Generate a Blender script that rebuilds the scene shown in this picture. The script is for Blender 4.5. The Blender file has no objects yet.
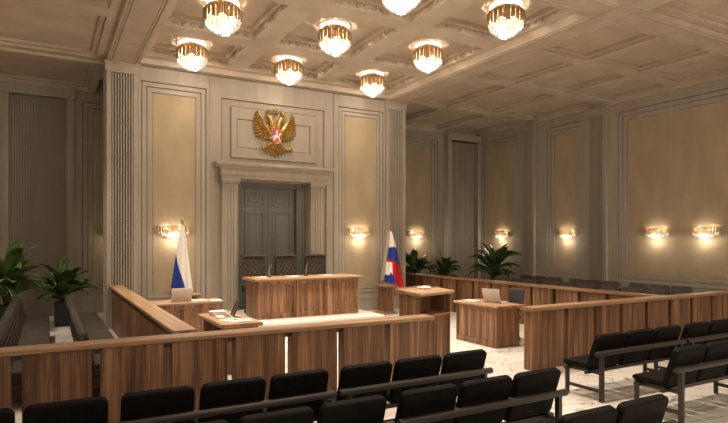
import bpy, bmesh, math, random
from mathutils import Vector, Matrix
PI = math.pi
scene = bpy.context.scene
COL = scene.collection
rnd = random.Random(7)

# ------------------------------------------------------------------ materials
def new_mat(name):
    m = bpy.data.materials.new(name); m.use_nodes = True
    nt = m.node_tree
    b = nt.nodes['Principled BSDF']
    return m, nt, b

def noise_mat(name, c1, c2, scale=(4, 4, 4), rough=0.6, detail=5, metallic=0.0, lo=0.35, hi=0.65, bump=0.0, dist=0.0, spec=0.5, randomize=False, mid=None, sheen=0.0):
    m, nt, b = new_mat(name)
    N, L = nt.nodes, nt.links
    tc = N.new('ShaderNodeTexCoord'); mp = N.new('ShaderNodeMapping')
    mp.inputs['Scale'].default_value = scale
    L.new(tc.outputs['Object'], mp.inputs['Vector'])
    if randomize:
        oi = N.new('ShaderNodeObjectInfo'); ml = N.new('ShaderNodeMath'); ml.operation = 'MULTIPLY'
        ml.inputs[1].default_value = 37.0
        L.new(oi.outputs['Random'], ml.inputs[0])
        cb = N.new('ShaderNodeCombineXYZ')
        L.new(ml.outputs[0], cb.inputs[0]); L.new(ml.outputs[0], cb.inputs[1]); L.new(ml.outputs[0], cb.inputs[2])
        L.new(cb.outputs[0], mp.inputs['Location'])
    no = N.new('ShaderNodeTexNoise'); no.inputs['Scale'].default_value = 1.0
    no.inputs['Detail'].default_value = detail; no.inputs['Distortion'].default_value = dist
    L.new(mp.outputs[0], no.inputs['Vector'])
    cr = N.new('ShaderNodeValToRGB')
    cr.color_ramp.elements[0].position = lo; cr.color_ramp.elements[0].color = (*c1, 1)
    cr.color_ramp.elements[1].position = hi; cr.color_ramp.elements[1].color = (*c2, 1)
    if mid:
        e = cr.color_ramp.elements.new((lo + hi) / 2); e.color = (*mid, 1)
    L.new(no.outputs['Fac'], cr.inputs['Fac'])
    L.new(cr.outputs[0], b.inputs['Base Color'])
    b.inputs['Roughness'].default_value = rough
    b.inputs['Metallic'].default_value = metallic
    b.inputs['Specular IOR Level'].default_value = spec
    if bump:
        bp = N.new('ShaderNodeBump'); bp.inputs['Strength'].default_value = bump; bp.inputs['Distance'].default_value = 0.01
        L.new(no.outputs['Fac'], bp.inputs['Height']); L.new(bp.outputs[0], b.inputs['Normal'])
    return m

def wood_mat(name, axis, dark, mid, light, rough=0.42):
    """walnut veneer: grain along one axis, board-to-board changes across it"""
    m, nt, b = new_mat(name)
    N, L = nt.nodes, nt.links
    tc = N.new('ShaderNodeTexCoord')
    oi = N.new('ShaderNodeObjectInfo'); ml = N.new('ShaderNodeMath'); ml.operation = 'MULTIPLY'; ml.inputs[1].default_value = 53.0
    L.new(oi.outputs['Random'], ml.inputs[0])
    cb = N.new('ShaderNodeCombineXYZ')
    for i in range(3): L.new(ml.outputs[0], cb.inputs[i])
    def noise(s_cross, s_along, detail, dist):
        mp = N.new('ShaderNodeMapping')
        sc = [s_cross] * 3; sc['xyz'.index(axis)] = s_along
        mp.inputs['Scale'].default_value = sc
        L.new(tc.outputs['Object'], mp.inputs['Vector']); L.new(cb.outputs[0], mp.inputs['Location'])
        n = N.new('ShaderNodeTexNoise'); n.inputs['Scale'].default_value = 1
        n.inputs['Detail'].default_value = detail; n.inputs['Distortion'].default_value = dist
        L.new(mp.outputs[0], n.inputs['Vector']); return n
    n1 = noise(11.0, 0.55, 3, 0.5)
    n2 = noise(46.0, 1.3, 5, 0.9)
    mx = N.new('ShaderNodeMix'); mx.data_type = 'FLOAT'; mx.inputs[0].default_value = 0.42
    L.new(n1.outputs['Fac'], mx.inputs[2]); L.new(n2.outputs['Fac'], mx.inputs[3])
    cr = N.new('ShaderNodeValToRGB'); r = cr.color_ramp
    r.elements[0].position = 0.36; r.elements[0].color = (*dark, 1)
    r.elements[1].position = 0.64; r.elements[1].color = (*light, 1)
    e = r.elements.new(0.5); e.color = (*mid, 1)
    L.new(mx.outputs[0], cr.inputs['Fac']); L.new(cr.outputs[0], b.inputs['Base Color'])
    b.inputs['Roughness'].default_value = rough
    b.inputs['Specular IOR Level'].default_value = 0.4
    return m

def plain(name, c, rough=0.5, metallic=0.0, spec=0.5):
    m, nt, b = new_mat(name)
    N, L = nt.nodes, nt.links
    no = N.new('ShaderNodeTexNoise'); no.inputs['Scale'].default_value = 30
    tc = N.new('ShaderNodeTexCoord'); L.new(tc.outputs['Object'], no.inputs['Vector'])
    cr = N.new('ShaderNodeValToRGB')
    cr.color_ramp.elements[0].color = (*[x * 0.93 for x in c], 1); cr.color_ramp.elements[1].color = (*[min(1, x * 1.07) for x in c], 1)
    L.new(no.outputs['Fac'], cr.inputs['Fac']); L.new(cr.outputs[0], b.inputs['Base Color'])
    b.inputs['Roughness'].default_value = rough; b.inputs['Metallic'].default_value = metallic
    b.inputs['Specular IOR Level'].default_value = spec
    return m

STONE = noise_mat('stone_plaster', (0.320, 0.276, 0.222), (0.375, 0.326, 0.266), (6, 6, 0.8), 0.7, spec=0.25, lo=0.3, hi=0.7)
STONE_WING = STONE
FABRIC = noise_mat('ochre_wall_fabric', (0.350, 0.277, 0.178), (0.405, 0.322, 0.212), (3, 3, 1.2), 0.8, spec=0.15)
CEIL = noise_mat('ceiling_plaster', (0.43, 0.350, 0.268), (0.51, 0.420, 0.328), (1.6, 1.6, 1.6), 0.75, spec=0.2)
CEIL_RELIEF = noise_mat('ceiling_relief', (0.33, 0.265, 0.200), (0.46, 0.376, 0.292), (9, 9, 9), 0.75, spec=0.2, bump=0.6, lo=0.42, hi=0.58)
DOORM = noise_mat('grey_green_paint', (0.150, 0.156, 0.136), (0.180, 0.186, 0.164), (7, 7, 1.0), 0.5, spec=0.3)
WOOD_Z = wood_mat('walnut_upright', 'z', (0.062, 0.0265, 0.012), (0.158, 0.074, 0.034), (0.310, 0.165, 0.084))
WOOD_X = wood_mat('walnut_along_x', 'x', (0.165, 0.085, 0.038), (0.260, 0.142, 0.070), (0.370, 0.222, 0.118), 0.5)  # paler than the uprights: light from above is put into the tops' colour
WOOD_Y = wood_mat('walnut_along_y', 'y', (0.165, 0.085, 0.038), (0.260, 0.142, 0.070), (0.370, 0.222, 0.118), 0.5)  # overhead light on the tops is put into this paler walnut too
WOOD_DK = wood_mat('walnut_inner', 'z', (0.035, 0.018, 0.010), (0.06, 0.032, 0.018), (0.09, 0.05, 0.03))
SEATM = noise_mat('black_upholstery', (0.0048, 0.0038, 0.0032), (0.0080, 0.0064, 0.0055), (20, 20, 20), 0.6, spec=0.06)
TUFT = noise_mat('brown_black_leather', (0.040, 0.031, 0.025), (0.060, 0.047, 0.038), (12, 12, 12), 0.6, spec=0.2)
JURY = noise_mat('dark_brown_leather', (0.022, 0.0165, 0.0125), (0.034, 0.026, 0.020), (12, 12, 12), 0.58, spec=0.15)
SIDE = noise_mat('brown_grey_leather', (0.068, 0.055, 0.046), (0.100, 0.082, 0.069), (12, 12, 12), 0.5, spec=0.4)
METAL = plain('dark_bronze_metal', (0.034, 0.026, 0.020), 0.45, 0.4)
BLACK = plain('black_plastic', (0.012, 0.011, 0.010), 0.4)
MESHB = noise_mat('grey_mesh_fabric', (0.018, 0.017, 0.016), (0.030, 0.028, 0.026), (60, 60, 60), 0.8)
SILVER = plain('silver_laptop_shell', (0.52, 0.47, 0.42), 0.38, 0.35)
SCREEN = plain('dark_laptop_screen', (0.016, 0.015, 0.015), 0.25)
PAPER = plain('white_paper', (0.72, 0.69, 0.63), 0.8)
INK = plain('grey_print', (0.20, 0.19, 0.18), 0.8)
GOLD = noise_mat('gilded_metal', (0.34, 0.215, 0.108), (0.48, 0.315, 0.165), (25, 25, 8), 0.46, metallic=0.35)
GOLD_E = noise_mat('gilded_crest_metal', (0.22, 0.125, 0.032), (0.60, 0.385, 0.125), (30, 30, 30), 0.40, metallic=0.75, lo=0.4, hi=0.6)
POT = plain('charcoal_planter', (0.022, 0.020, 0.019), 0.6)
SOIL = noise_mat('potting_soil', (0.02, 0.013, 0.008), (0.04, 0.028, 0.018), (30, 30, 30), 0.95)
STEMM = noise_mat('green_stem', (0.05, 0.075, 0.02), (0.08, 0.11, 0.03), (10, 10, 10), 0.6)
LEAF = noise_mat('glossy_green_leaf', (0.018, 0.040, 0.009), (0.085, 0.135, 0.026), (3.5, 3.5, 3.5), 0.48, spec=0.4)
F_WHITE = plain('flag_white', (0.74, 0.70, 0.65), 0.75, spec=0.2)
F_BLUE = plain('flag_blue', (0.020, 0.040, 0.235), 0.75, spec=0.2)
F_RED = plain('flag_red', (0.42, 0.012, 0.018), 0.75, spec=0.2)
F_CREAM = plain('flag_lining', (0.60, 0.50, 0.36), 0.75, spec=0.2)
ENAMEL = noise_mat('red_enamel', (0.42, 0.035, 0.025), (0.55, 0.06, 0.045), (10, 10, 10), 0.3)
PEARL = plain('silver_enamel', (0.75, 0.66, 0.60), 0.3, 0.1)
BLUEN = plain('blue_enamel', (0.10, 0.14, 0.42), 0.3)

def marble():
    m, nt, b = new_mat('white_marble'); N, L = nt.nodes, nt.links
    tc = N.new('ShaderNodeTexCoord')
    mp = N.new('ShaderNodeMapping'); mp.inputs['Scale'].default_value = (0.55, 0.8, 0.6); mp.inputs['Rotation'].default_value = (0, 0, 0.6)
    L.new(tc.outputs['Object'], mp.inputs['Vector'])
    n = N.new('ShaderNodeTexNoise'); n.inputs['Scale'].default_value = 1.3; n.inputs['Detail'].default_value = 9; n.inputs['Distortion'].default_value = 1.6
    L.new(mp.outputs[0], n.inputs['Vector'])
    r = N.new('ShaderNodeValToRGB'); e = r.color_ramp.elements
    e[0].position = 0.0; e[0].color = (0.53, 0.490, 0.445, 1)
    e[1].position = 1.0; e[1].color = (0.61, 0.57, 0.525, 1)
    for p, c in ((0.468, (0.60, 0.56, 0.515)), (0.484, (0.16, 0.13, 0.105)), (0.500, (0.59, 0.55, 0.505)), (0.60, (0.50, 0.46, 0.415)), (0.66, (0.62, 0.575, 0.53))):
        q = e.new(p); q.color = (*c, 1)
    L.new(n.outputs['Fac'], r.inputs['Fac']); L.new(r.outputs[0], b.inputs['Base Color'])
    b.inputs['Roughness'].default_value = 0.32
    return m
MARBLE = marble()
STEP_MARBLE = noise_mat('pale_step_marble', (0.50, 0.45, 0.39), (0.60, 0.545, 0.48), (2, 2, 2), 0.35, dist=1.5)

def crystal(name, strength, c, transp):
    """lit cut glass drops: each drop glows a little differently, the rest lets light through"""
    m, nt, b = new_mat(name); N, L = nt.nodes, nt.links
    out = N['Material Output']
    geo = N.new('ShaderNodeNewGeometry')
    mr = N.new('ShaderNodeMapRange'); mr.inputs['To Min'].default_value = strength * 0.35; mr.inputs['To Max'].default_value = strength * 1.55
    L.new(geo.outputs['Random Per Island'], mr.inputs['Value'])
    em = N.new('ShaderNodeEmission'); em.inputs['Color'].default_value = (*c, 1)
    L.new(mr.outputs[0], em.inputs['Strength'])
    gl = N.new('ShaderNodeBsdfGlossy'); gl.inputs['Roughness'].default_value = 0.15; gl.inputs['Color'].default_value = (0.9, 0.87, 0.8, 1)
    a = N.new('ShaderNodeMixShader'); a.inputs[0].default_value = 0.3
    L.new(em.outputs[0], a.inputs[1]); L.new(gl.outputs[0], a.inputs[2])
    tr = N.new('ShaderNodeBsdfTransparent')
    mx = N.new('ShaderNodeMixShader'); mx.inputs[0].default_value = transp
    L.new(a.outputs[0], mx.inputs[1]); L.new(tr.outputs[0], mx.inputs[2])
    L.new(mx.outputs[0], out.inputs['Surface'])
    return m
CRYSTAL = crystal('lit_crystal', 0.42, (1.0, 0.92, 0.82), 0.45)
CRYSTAL_S = crystal('lit_sconce_crystal', 0.9, (1.0, 0.90, 0.74), 0.45)

# ------------------------------------------------------------------ mesh builder
class MB:
    def __init__(s): s.bm = bmesh.new()
    def poly(s, pts):
        return [s.bm.verts.new(p) for p in pts]
    def box(s, x0, x1, y0, y1, z0, z1, mi=0):
        v = s.poly([(x0, y0, z0), (x1, y0, z0), (x1, y1, z0), (x0, y1, z0), (x0, y0, z1), (x1, y0, z1), (x1, y1, z1), (x0, y1, z1)])
        for f in ((0, 3, 2, 1), (4, 5, 6, 7), (0, 1, 5, 4), (1, 2, 6, 5), (2, 3, 7, 6), (3, 0, 4, 7)):
            s.bm.faces.new([v[i] for i in f]).material_index = mi
        return s
    def obox(s, M, sx, sy, sz, mi=0):
        n0 = len(s.bm.verts)
        s.bm.verts.ensure_lookup_table()
        v = s.poly([M @ Vector(p) for p in [(-sx/2, -sy/2, -sz/2), (sx/2, -sy/2, -sz/2), (sx/2, sy/2, -sz/2), (-sx/2, sy/2, -sz/2), (-sx/2, -sy/2, sz/2), (sx/2, -sy/2, sz/2), (sx/2, sy/2, sz/2), (-sx/2, sy/2, sz/2)]])
        for f in ((0, 3, 2, 1), (4, 5, 6, 7), (0, 1, 5, 4), (1, 2, 6, 5), (2, 3, 7, 6), (3, 0, 4, 7)):
            s.bm.faces.new([v[i] for i in f]).material_index = mi
        return s
    def prism(s, outline, axis, a0, a1, mi=0, M=None):
        """outline: 2D points; extruded along axis ('x','y','z') from a0 to a1"""
        def to3(p, a):
            q = {'x': (a, p[0], p[1]), 'y': (p[0], a, p[1]), 'z': (p[0], p[1], a)}[axis]
            return (M @ Vector(q)) if M else q
        A = s.poly([to3(p, a0) for p in outline]); B = s.poly([to3(p, a1) for p in outline])
        n = len(outline)
        for i in range(n):
            s.bm.faces.new([A[i], A[(i+1) % n], B[(i+1) % n], B[i]]).material_index = mi
        s.bm.faces.new(A[::-1]).material_index = mi; s.bm.faces.new(B).material_index = mi
        return s
    def cyl(s, p0, p1, r0, r1=None, n=12, caps=True, mi=0):
        r1 = r0 if r1 is None else r1
        return s.tube([p0, p1], [r0, r1], n, caps, mi)
    def tube(s, pts, r, n=8, caps=True, mi=0):
        pts = [Vector(p) for p in pts]
        rr = r if isinstance(r, (list, tuple)) else [r] * len(pts)
        rings = []; prev = None
        for i, p in enumerate(pts):
            t = (pts[min(i+1, len(pts)-1)] - pts[max(i-1, 0)]).normalized()
            if prev is None:
                a = Vector((0, 0, 1)) if abs(t.z) < 0.9 else Vector((1, 0, 0))
                u = t.cross(a).normalized()
            else:
                u = (prev - t * prev.dot(t)).normalized()
            prev = u; w = t.cross(u)
            rings.append(s.poly([p + (u * math.cos(2*PI*k/n) + w * math.sin(2*PI*k/n)) * rr[i] for k in range(n)]))
        for a, b in zip(rings, rings[1:]):
            for k in range(n):
                s.bm.faces.new([a[k], a[(k+1) % n], b[(k+1) % n], b[k]]).material_index = mi
        if caps:
            s.bm.faces.new(rings[0][::-1]).material_index = mi; s.bm.faces.new(rings[-1]).material_index = mi
        return s
    def lathe(s, prof, c=(0, 0, 0), n=24, mi=0):
        rings = []
        for r, z in prof:
            if r < 1e-5: rings.append([s.bm.verts.new((c[0], c[1], c[2] + z))])
            else: rings.append(s.poly([(c[0] + r*math.cos(2*PI*k/n), c[1] + r*math.sin(2*PI*k/n), c[2] + z) for k in range(n)]))
        for a, b in zip(rings, rings[1:]):
            for k in range(n):
                k2 = (k+1) % n
                if len(a) == 1 and len(b) == 1: continue
                if len(a) == 1: f = [a[0], b[k], b[k2]]
                elif len(b) == 1: f = [a[k], a[k2], b[0]]
                else: f = [a[k], a[k2], b[k2], b[k]]
                s.bm.faces.new(f).material_index = mi
        return s
    def blob(s, c, rx, ry, rz, M=None, seg=10, rings=6, mi=0):
        base = Matrix.Translation(Vector(c)) @ (M.to_4x4() if M else Matrix.Identity(4)) @ Matrix.Diagonal((rx, ry, rz, 1))
        r = bmesh.ops.create_uvsphere(s.bm, u_segments=seg, v_segments=rings, radius=1, matrix=base)
        for f in {f for v in r['verts'] for f in v.link_faces}: f.material_index = mi
        return s
    def grid(s, nu, nv, fn, mi=0, mfn=None):
        V = [[s.bm.verts.new(fn(i/nu, j/nv)) for i in range(nu+1)] for j in range(nv+1)]
        for j in range(nv):
            for i in range(nu):
                f = s.bm.faces.new([V[j][i], V[j][i+1], V[j+1][i+1], V[j+1][i]])
                f.material_index = mfn((i+.5)/nu, (j+.5)/nv) if mfn else mi
        return V
    def build(s, name, mats, parent=None, loc=(0, 0, 0), rot=(0, 0, 0), smooth=False, bevel=0, seg=2, solid=0, norm=True):
        if norm: bmesh.ops.recalc_face_normals(s.bm, faces=s.bm.faces)
        me = bpy.data.meshes.new(name); s.bm.to_mesh(me); s.bm.free()
        for m in (mats if isinstance(mats, (list, tuple)) else [mats]): me.materials.append(m)
        o = bpy.data.objects.new(name, me); COL.objects.link(o)
        o.location = loc; o.rotation_euler = rot
        if parent: o.parent = parent
        if smooth:
            for p in me.polygons: p.use_smooth = True
        if solid:
            md = o.modifiers.new('solid', 'SOLIDIFY'); md.thickness = solid; md.offset = 0
        if bevel:
            md = o.modifiers.new('bevel', 'BEVEL'); md.width = bevel; md.segments = seg; md.limit_method = 'ANGLE'; md.angle_limit = math.radians(40)
            md.harden_normals = False
        return o

def tag(o, label, cat, group=None, kind=None):
    if label: o['label'] = label
    if cat: o['category'] = cat
    if group: o['group'] = group
    if kind: o['kind'] = kind
    return o
def thing(name, label, cat, loc=(0, 0, 0), rz=0.0, group=None):
    o = bpy.data.objects.new(name, None); COL.objects.link(o)
    o.empty_display_size = 0.2
    o.location = loc; o.rotation_euler = (0, 0, rz)
    return tag(o, label, cat, group)
def struct(o):
    o['kind'] = 'structure'; return o
def copy_tree(o, parent=None):
    c = o.copy(); COL.objects.link(c)
    if parent: c.parent = parent
    for ch in list(o.children): copy_tree(ch, c)
    return c
def dup(root, label, loc, rz=0.0, group=None):
    c = copy_tree(root); c.location = loc; c.rotation_euler = (0, 0, rz); c['label'] = label
    if group: c['group'] = group
    return c
def rrect(w, h, r_top, r_bot, n=5, x0=0, z0=0):
    """rounded rectangle outline, centred on x0, from z0 up"""
    P = []
    for cx, cz, r, a0 in ((w/2-r_bot, r_bot, r_bot, -PI/2), (w/2-r_top, h-r_top, r_top, 0), (-w/2+r_top, h-r_top, r_top, PI/2), (-w/2+r_bot, r_bot, r_bot, PI)):
        for k in range(n+1):
            a = a0 + PI/2*k/n
            P.append((x0 + cx + r*math.cos(a), z0 + cz + r*math.sin(a)))
    return P
def add_point(name, parent, loc, power, col, r, gi=None):
    l = bpy.data.lights.new(name, 'POINT'); l.energy = power; l.color = col; l.shadow_soft_size = r
    o = bpy.data.objects.new(name, l); COL.objects.link(o); o.location = loc
    if parent: o.parent = parent
    return o

# ------------------------------------------------------------------ room shell
XL, XR, YF, YW, YB = -4.40, 14.85, -3.0, 17.2, 14.0
ZB, ZC = 6.06, 6.45
PX0, PX1 = 1.17, 9.27            # outer edges of the crest wall
struct(MB().box(XL, XR, YF, YW, -0.12, 0).build('floor', MARBLE))
struct(MB().box(XL-.3, XR+.3, YF-.3, YW+.3, ZC, ZC+.15).build('ceiling', CEIL))

def ring(mb, T, o, i, d0, d1):
    """four boxes between outer rect o and inner rect i (u0,u1,v0,v1), depth d0..d1 in wall coordinates"""
    def b(u0, u1, v0, v1):
        if u1-u0 < 1e-4 or v1-v0 < 1e-4: return
        x = [T(u, v, d) for u in (u0, u1) for v in (v0, v1) for d in (d0, d1)]
        mb.box(min(p[0] for p in x), max(p[0] for p in x), min(p[1] for p in x), max(p[1] for p in x), min(p[2] for p in x), max(p[2] for p in x))
    b(o[0], i[0], o[2], o[3]); b(i[1], o[1], o[2], o[3]); b(i[0], i[1], o[2], i[2]); b(i[0], i[1], i[3], o[3])
def slab(mb, T, r, d0, d1): 
    x = [T(u, v, d) for u in r[:2] for v in r[2:] for d in (d0, d1)]
    mb.box(min(p[0] for p in x), max(p[0] for p in x), min(p[1] for p in x), max(p[1] for p in x), min(p[2] for p in x), max(p[2] for p in x))
ntrim = [0]
def trim(mb, m, **k):
    ntrim[0] += 1
    return struct(mb.build('trim_%d' % ntrim[0], m, **k))
T_back = lambda u, v, d: (u, YB - d, v)          # d grows into the room
T_wing = lambda u, v, d: (u, YW - d, v)
T_right = lambda u, v, d: (XR - d, u, v)
T_left = lambda u, v, d: (XL + d, u, v)
def panel_bay(mb, fab, T, bay, r, s1, s2, base=0.0):
    """a stepped recessed wall panel: surround, two steps and a fabric field"""
    m1 = (r[0]+s1, r[1]-s1, r[2]+s1, r[3]-s1)
    m2 = (m1[0]+s2, m1[1]-s2, m1[2]+s2, m1[3]-s2)
    ring(mb, T, bay, r, base, base+0.075)
    g = 0.020
    ring(mb, T, (r[0]+g, r[1]-g, r[2]+g, r[3]-g), m1, base, base+0.052)
    ring(mb, T, (m1[0]+g, m1[1]-g, m1[2]+g, m1[3]-g), m2, base, base+0.034)
    slab(fab, T, (m2[0]+g, m2[1]-g, m2[2]+g, m2[3]-g), base, base+0.012)
def fluted(mb, T, u0, u1, v0, v1, d, nfl, stile, capital=True, base=True):
    """pilaster: plain stiles with raised ribs between, a cap and a plinth"""
    slab(mb, T, (u0, u1, v0, v1), 0.0, d-0.10)
    slab(mb, T, (u0, u0+stile, v0, v1), d-0.10, d); slab(mb, T, (u1-stile, u1, v0, v1), d-0.10, d)
    w = (u1-u0-2*stile)/nfl
    for k in range(nfl):
        a = u0+stile+k*w
        slab(mb, T, (a+w*0.26, a+w*0.76, v0, v1), d-0.10, d)
    if capital:
        slab(mb, T, (u0-.03, u1+.03, v1-.24, v1-.05), 0.0, d+.025)
        slab(mb, T, (u0-.055, u1+.055, v1-.05, v1), 0.0, d+.05)
    if base:
        slab(mb, T, (u0-.02, u1+.02, v0, v0+.40), 0.0, d+.02)

# --- crest wall (three bays between fluted piers, doorway in the middle)
DX0, DX1, DZ = 4.16, 6.18, 3.52
w = MB()
w.box(PX0, DX0, YB, YB+.55, 0, ZC); w.box(DX1, PX1, YB, YB+.55, 0, ZC); w.box(DX0, DX1, YB, YB+.55, DZ, ZC)
fab = MB()
panel_bay(w, fab, T_back, (1.86, 3.52, .40, 6.06), (1.93, 3.43, .50, 5.73), .115, .125)
panel_bay(w, fab, T_back, (6.94, 8.58, .40, 6.06), (7.07, 8.53, .50, 5.73), .105, .105)
# middle bay
bay = MB()
ring(w, T_back, (3.52, 6.94, 3.60, 6.06), (3.80, 6.64, 3.93, 5.56), 0, .060)
ring(w, T_back, (3.83, 6.61, 3.93, 5.53), (4.035, 6.40, 4.08, 5.39), 0, .018)
ring(w, T_back, (4.055, 6.38, 4.10, 5.37), (4.20, 6.22, 4.35, 5.08), 0, .060)
slab(w, T_back, (4.215, 6.205, 4.365, 5.065), 0, .042)
slab(w, T_back, (3.52, 3.62, 0, 3.6), 0, .06); slab(w, T_back, (6.70, 6.94, 0, 3.6), 0, .06)
slab(w, T_back, (3.515, 3.545, 0, 6.06), .06, .10); slab(w, T_back, (6.915, 6.945, 0, 6.06), .06, .10)
struct(w.build('wall_back', STONE))
trim(fab, FABRIC)
t = MB()
for a, b in ((1.86, 3.52), (6.94, 8.58)):
    slab(t, T_back, (a, b, 0, .36), 0, .095); slab(t, T_back, (a, b, .36, .40), 0, .11)
struct(t.build('baseboard_back', STONE))
t = MB(); fluted(t, T_back, 1.19, 1.85, 0, ZB, .13, 8, .10); trim(t, STONE)
t = MB(); fluted(t, T_back, 8.60, 9.26, 0, ZB, .13, 8, .10); trim(t, STONE)
# door case: fluted pilasters, entablature
def case_pilaster(u0, u1):
    t = MB(); slab(t, T_back, (u0, u1, 0, 3.42), .003, .22)
    n = 4; wd = (u1-u0-.08)/n
    for k in range(n):
        a = u0+.04+k*wd; slab(t, T_back, (a+wd*.18, a+wd*.82, .3, 3.40), .22, .25)
    slab(t, T_back, (u0-.03, u1+.03, 3.42, 3.47), 0, .28); slab(t, T_back, (u0-.05, u1+.05, 3.47, 3.545), 0, .31); slab(t, T_back, (u0-.02, u1+.02, 0, .3), 0, .27)
    trim(t, STONE)
case_pilaster(3.80, 4.17); case_pilaster(6.17, 6.53)
t = MB()
slab(t, T_back, (3.76, 6.60, 3.545, 3.62), 0, .27); slab(t, T_back, (3.74, 6.62, 3.62, 3.78), 0, .30)
slab(t, T_back, (3.70, 6.66, 3.78, 3.83), 0, .36); slab(t, T_back, (3.62, 6.74, 3.83, 3.87), 0, .42); slab(t, T_back, (3.59, 6.77, 3.87, 3.93), 0, .46)
trim(t, STONE)
# the double door
d = bpy.data.objects.new('door_1', None); COL.objects.link(d); d.location = (5.17, 14.35, 0); struct(d)
f = MB()
f.box(-1.0, -.76, -.16, .20, 0, 3.52); f.box(.76, 1.0, -.16, .20, 0, 3.52); f.box(-.76, .76, -.10, .20, 3.40, 3.52)
f.box(-.80, -.75, -.18, -.16, 0, 3.43); f.box(.75, .80, -.18, -.16, 0, 3.43); f.box(-.79, .79, -.13, -.10, 3.40, 3.43)
f.build('door_frame', DOORM, d, bevel=.006)
def leaf(x0, x1):
    m = MB(); m.box(x0+.004, x1-.004, .02, .07, .01, 3.395)
    st = .115
    for (z0, z1) in ((2.90, 3.28), (1.12, 2.76), (.22, .98)):
        a = (x0+st, x1-st, z0, z1)
        T = lambda u, v, dd: (u, .02-dd, v)
        ring(m, T, a, (a[0]+.035, a[1]-.035, z0+.035, z1-.035), 0, .030)
        ring(m, T, (a[0]+.035, a[1]-.035, z0+.035, z1-.035), (a[0]+.06, a[1]-.06, z0+.06, z1-.06), 0, .012)
        slab(m, T, (a[0]+.10, a[1]-.10, z0+.10, z1-.10), 0, .016)
        if z1 > 3: ring(m, T, (a[0]+.13, a[1]-.13, z0+.12, z1-.12), (a[0]+.16, a[1]-.16, z0+.145, z1-.145), .016, .026)
    ring(m, lambda u, v, dd: (u, .02-dd, v), (x0+.004, x1-.004, .01, 3.395), (x0+st-.03, x1-st+.03, .15, 3.31), 0, .010)
    o = m.build('door_leaf', DOORM, d, bevel=.004, seg=1)
    return o
lf1 = leaf(-.76, 0); lf2 = leaf(0, .76)
for o, x in ((lf1, -.06), (lf2, .06)):
    h = MB(); h.cyl((x, .012, 1.05), (x, -.045, 1.05), .010); h.tube([(x, -.045, 1.05), (x*2.6, -.045, 1.05)], .010); h.box(x-.02, x+.02, .004, .02, .95, 1.15)
    h.build('door_handle', GOLD, o, smooth=False)
struct(MB().box(4.0, 6.4, 14.56, 14.60, 0, 3.6).build('wall_behind_door', DOORM))

# --- wings
def wing_wall(name, x0, x1, panels, portals):
    w = MB(); fab = MB()
    w.box(x0, x1, YW, YW+.3, 0, ZC)
    edges = sorted([(p[0], p[1], 'p', p) for p in panels] + [(p[0], p[1], 'd', p) for p in portals])
    u = x0
    for a, b, k, p in edges:
        if a > u: slab(w, T_wing, (u, a, .40, 6.06), 0, .075)
        if k == 'p':
            panel_bay(w, fab, T_wing, (a, b, .40, 6.06), (a+.12, b-.12, .52, 5.78), .13, .12)
        else:
            # projecting portal frame around a reeded field
            s = p[2]
            ring(w, T_wing, (a, b, -.01, 6.06), (a+s, b-s, -.02, 5.80), 0, p[3])
            slab(w, T_wing, (a-.03, b+.03, 5.80, 6.06), 0, p[3]+.05)
            n = int((b-a-2*s)/.060); wd = (b-a-2*s)/n
            for i in range(n):
                slab(w, T_wing, (a+s+i*wd+wd*.30, a+s+(i+1)*wd-wd*.15, 0, 5.8), 0, .10)
        u = b
    if u < x1: slab(w, T_wing, (u, x1, .40, 6.06), 0, .075)
    struct(w.build(name, STONE)); trim(fab, FABRIC)
    t = MB(); u = x0
    for a, b, k, p in edges:
        if k == 'd':
            if a > u: slab(t, T_wing, (u, a, 0, .36), 0, .095); slab(t, T_wing, (u, a, .36, .40), 0, .11)
            u = b
    if u < x1: slab(t, T_wing, (u, x1, 0, .36), 0, .095); slab(t, T_wing, (u, x1, .36, .40), 0, .11)
    return t
t = wing_wall('wall_left_wing', XL, 3.0, [(-4.4, -2.9), (-2.9, -1.1), (.74, 2.9)], [(-1.0, .66, .17, .16)])
struct(t.build('baseboard_left_wing', STONE))
t = wing_wall('wall_right_wing', PX1-.9, XR, [(9.3, 10.9), (11.0, 13.02)], [(13.2, 14.80, .16, .34)])
struct(t.build('baseboard_right_wing', STONE))
# return walls joining the crest wall to the wings
struct(MB().box(2.9, 3.2, YB+.55, YW, 0, ZC).build('wall_left_return', STONE))
struct(MB().box(PX1-.5, PX1-.02, YB+.02, YW, 0, ZC).build('wall_right_return', STONE))
# --- right wall
w = MB(); fab = MB(); w.box(XR, XR+.3, YF, YW, 0, ZC)
pil = []
def rbay(a, b, p0, p1): panel_bay(w, fab, T_right, (a, b, .62, 6.06), (p0, p1, .74, 5.80), .14, .14)
rbay(14.72, 17.2, 14.86, 16.95)
rbay(11.98, 13.98, 12.10, 13.52)
rbay(6.80, 11.05, 7.00, 10.82)
rbay(4.05, 6.00, 4.25, 5.80)
rbay(-.90, 3.25, -.7, 3.05)
slab(w, T_right, (13.9, 14.75, 0, 6.06), 0, .06)
for a, b in ((13.98, 14.72), (11.05, 11.98), (6.0, 6.8), (3.25, 4.05)): slab(w, T_right, (a, b, 0, 6.06), 0, .075)
slab(w, T_right, (YF, -.9, 0, 6.06), 0, .075)
struct(w.build('wall_right', STONE)); trim(fab, FABRIC)
for a, b in ((14.02, 14.62), (11.13, 11.83), (6.06, 6.74), (3.3, 4.0)):
    t = MB(); fluted(t, lambda u, v, dd: (XR-.06-dd, u, v), a, b, 0, ZB, .13, 7, .09); trim(t, STONE)
t = MB()
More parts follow.
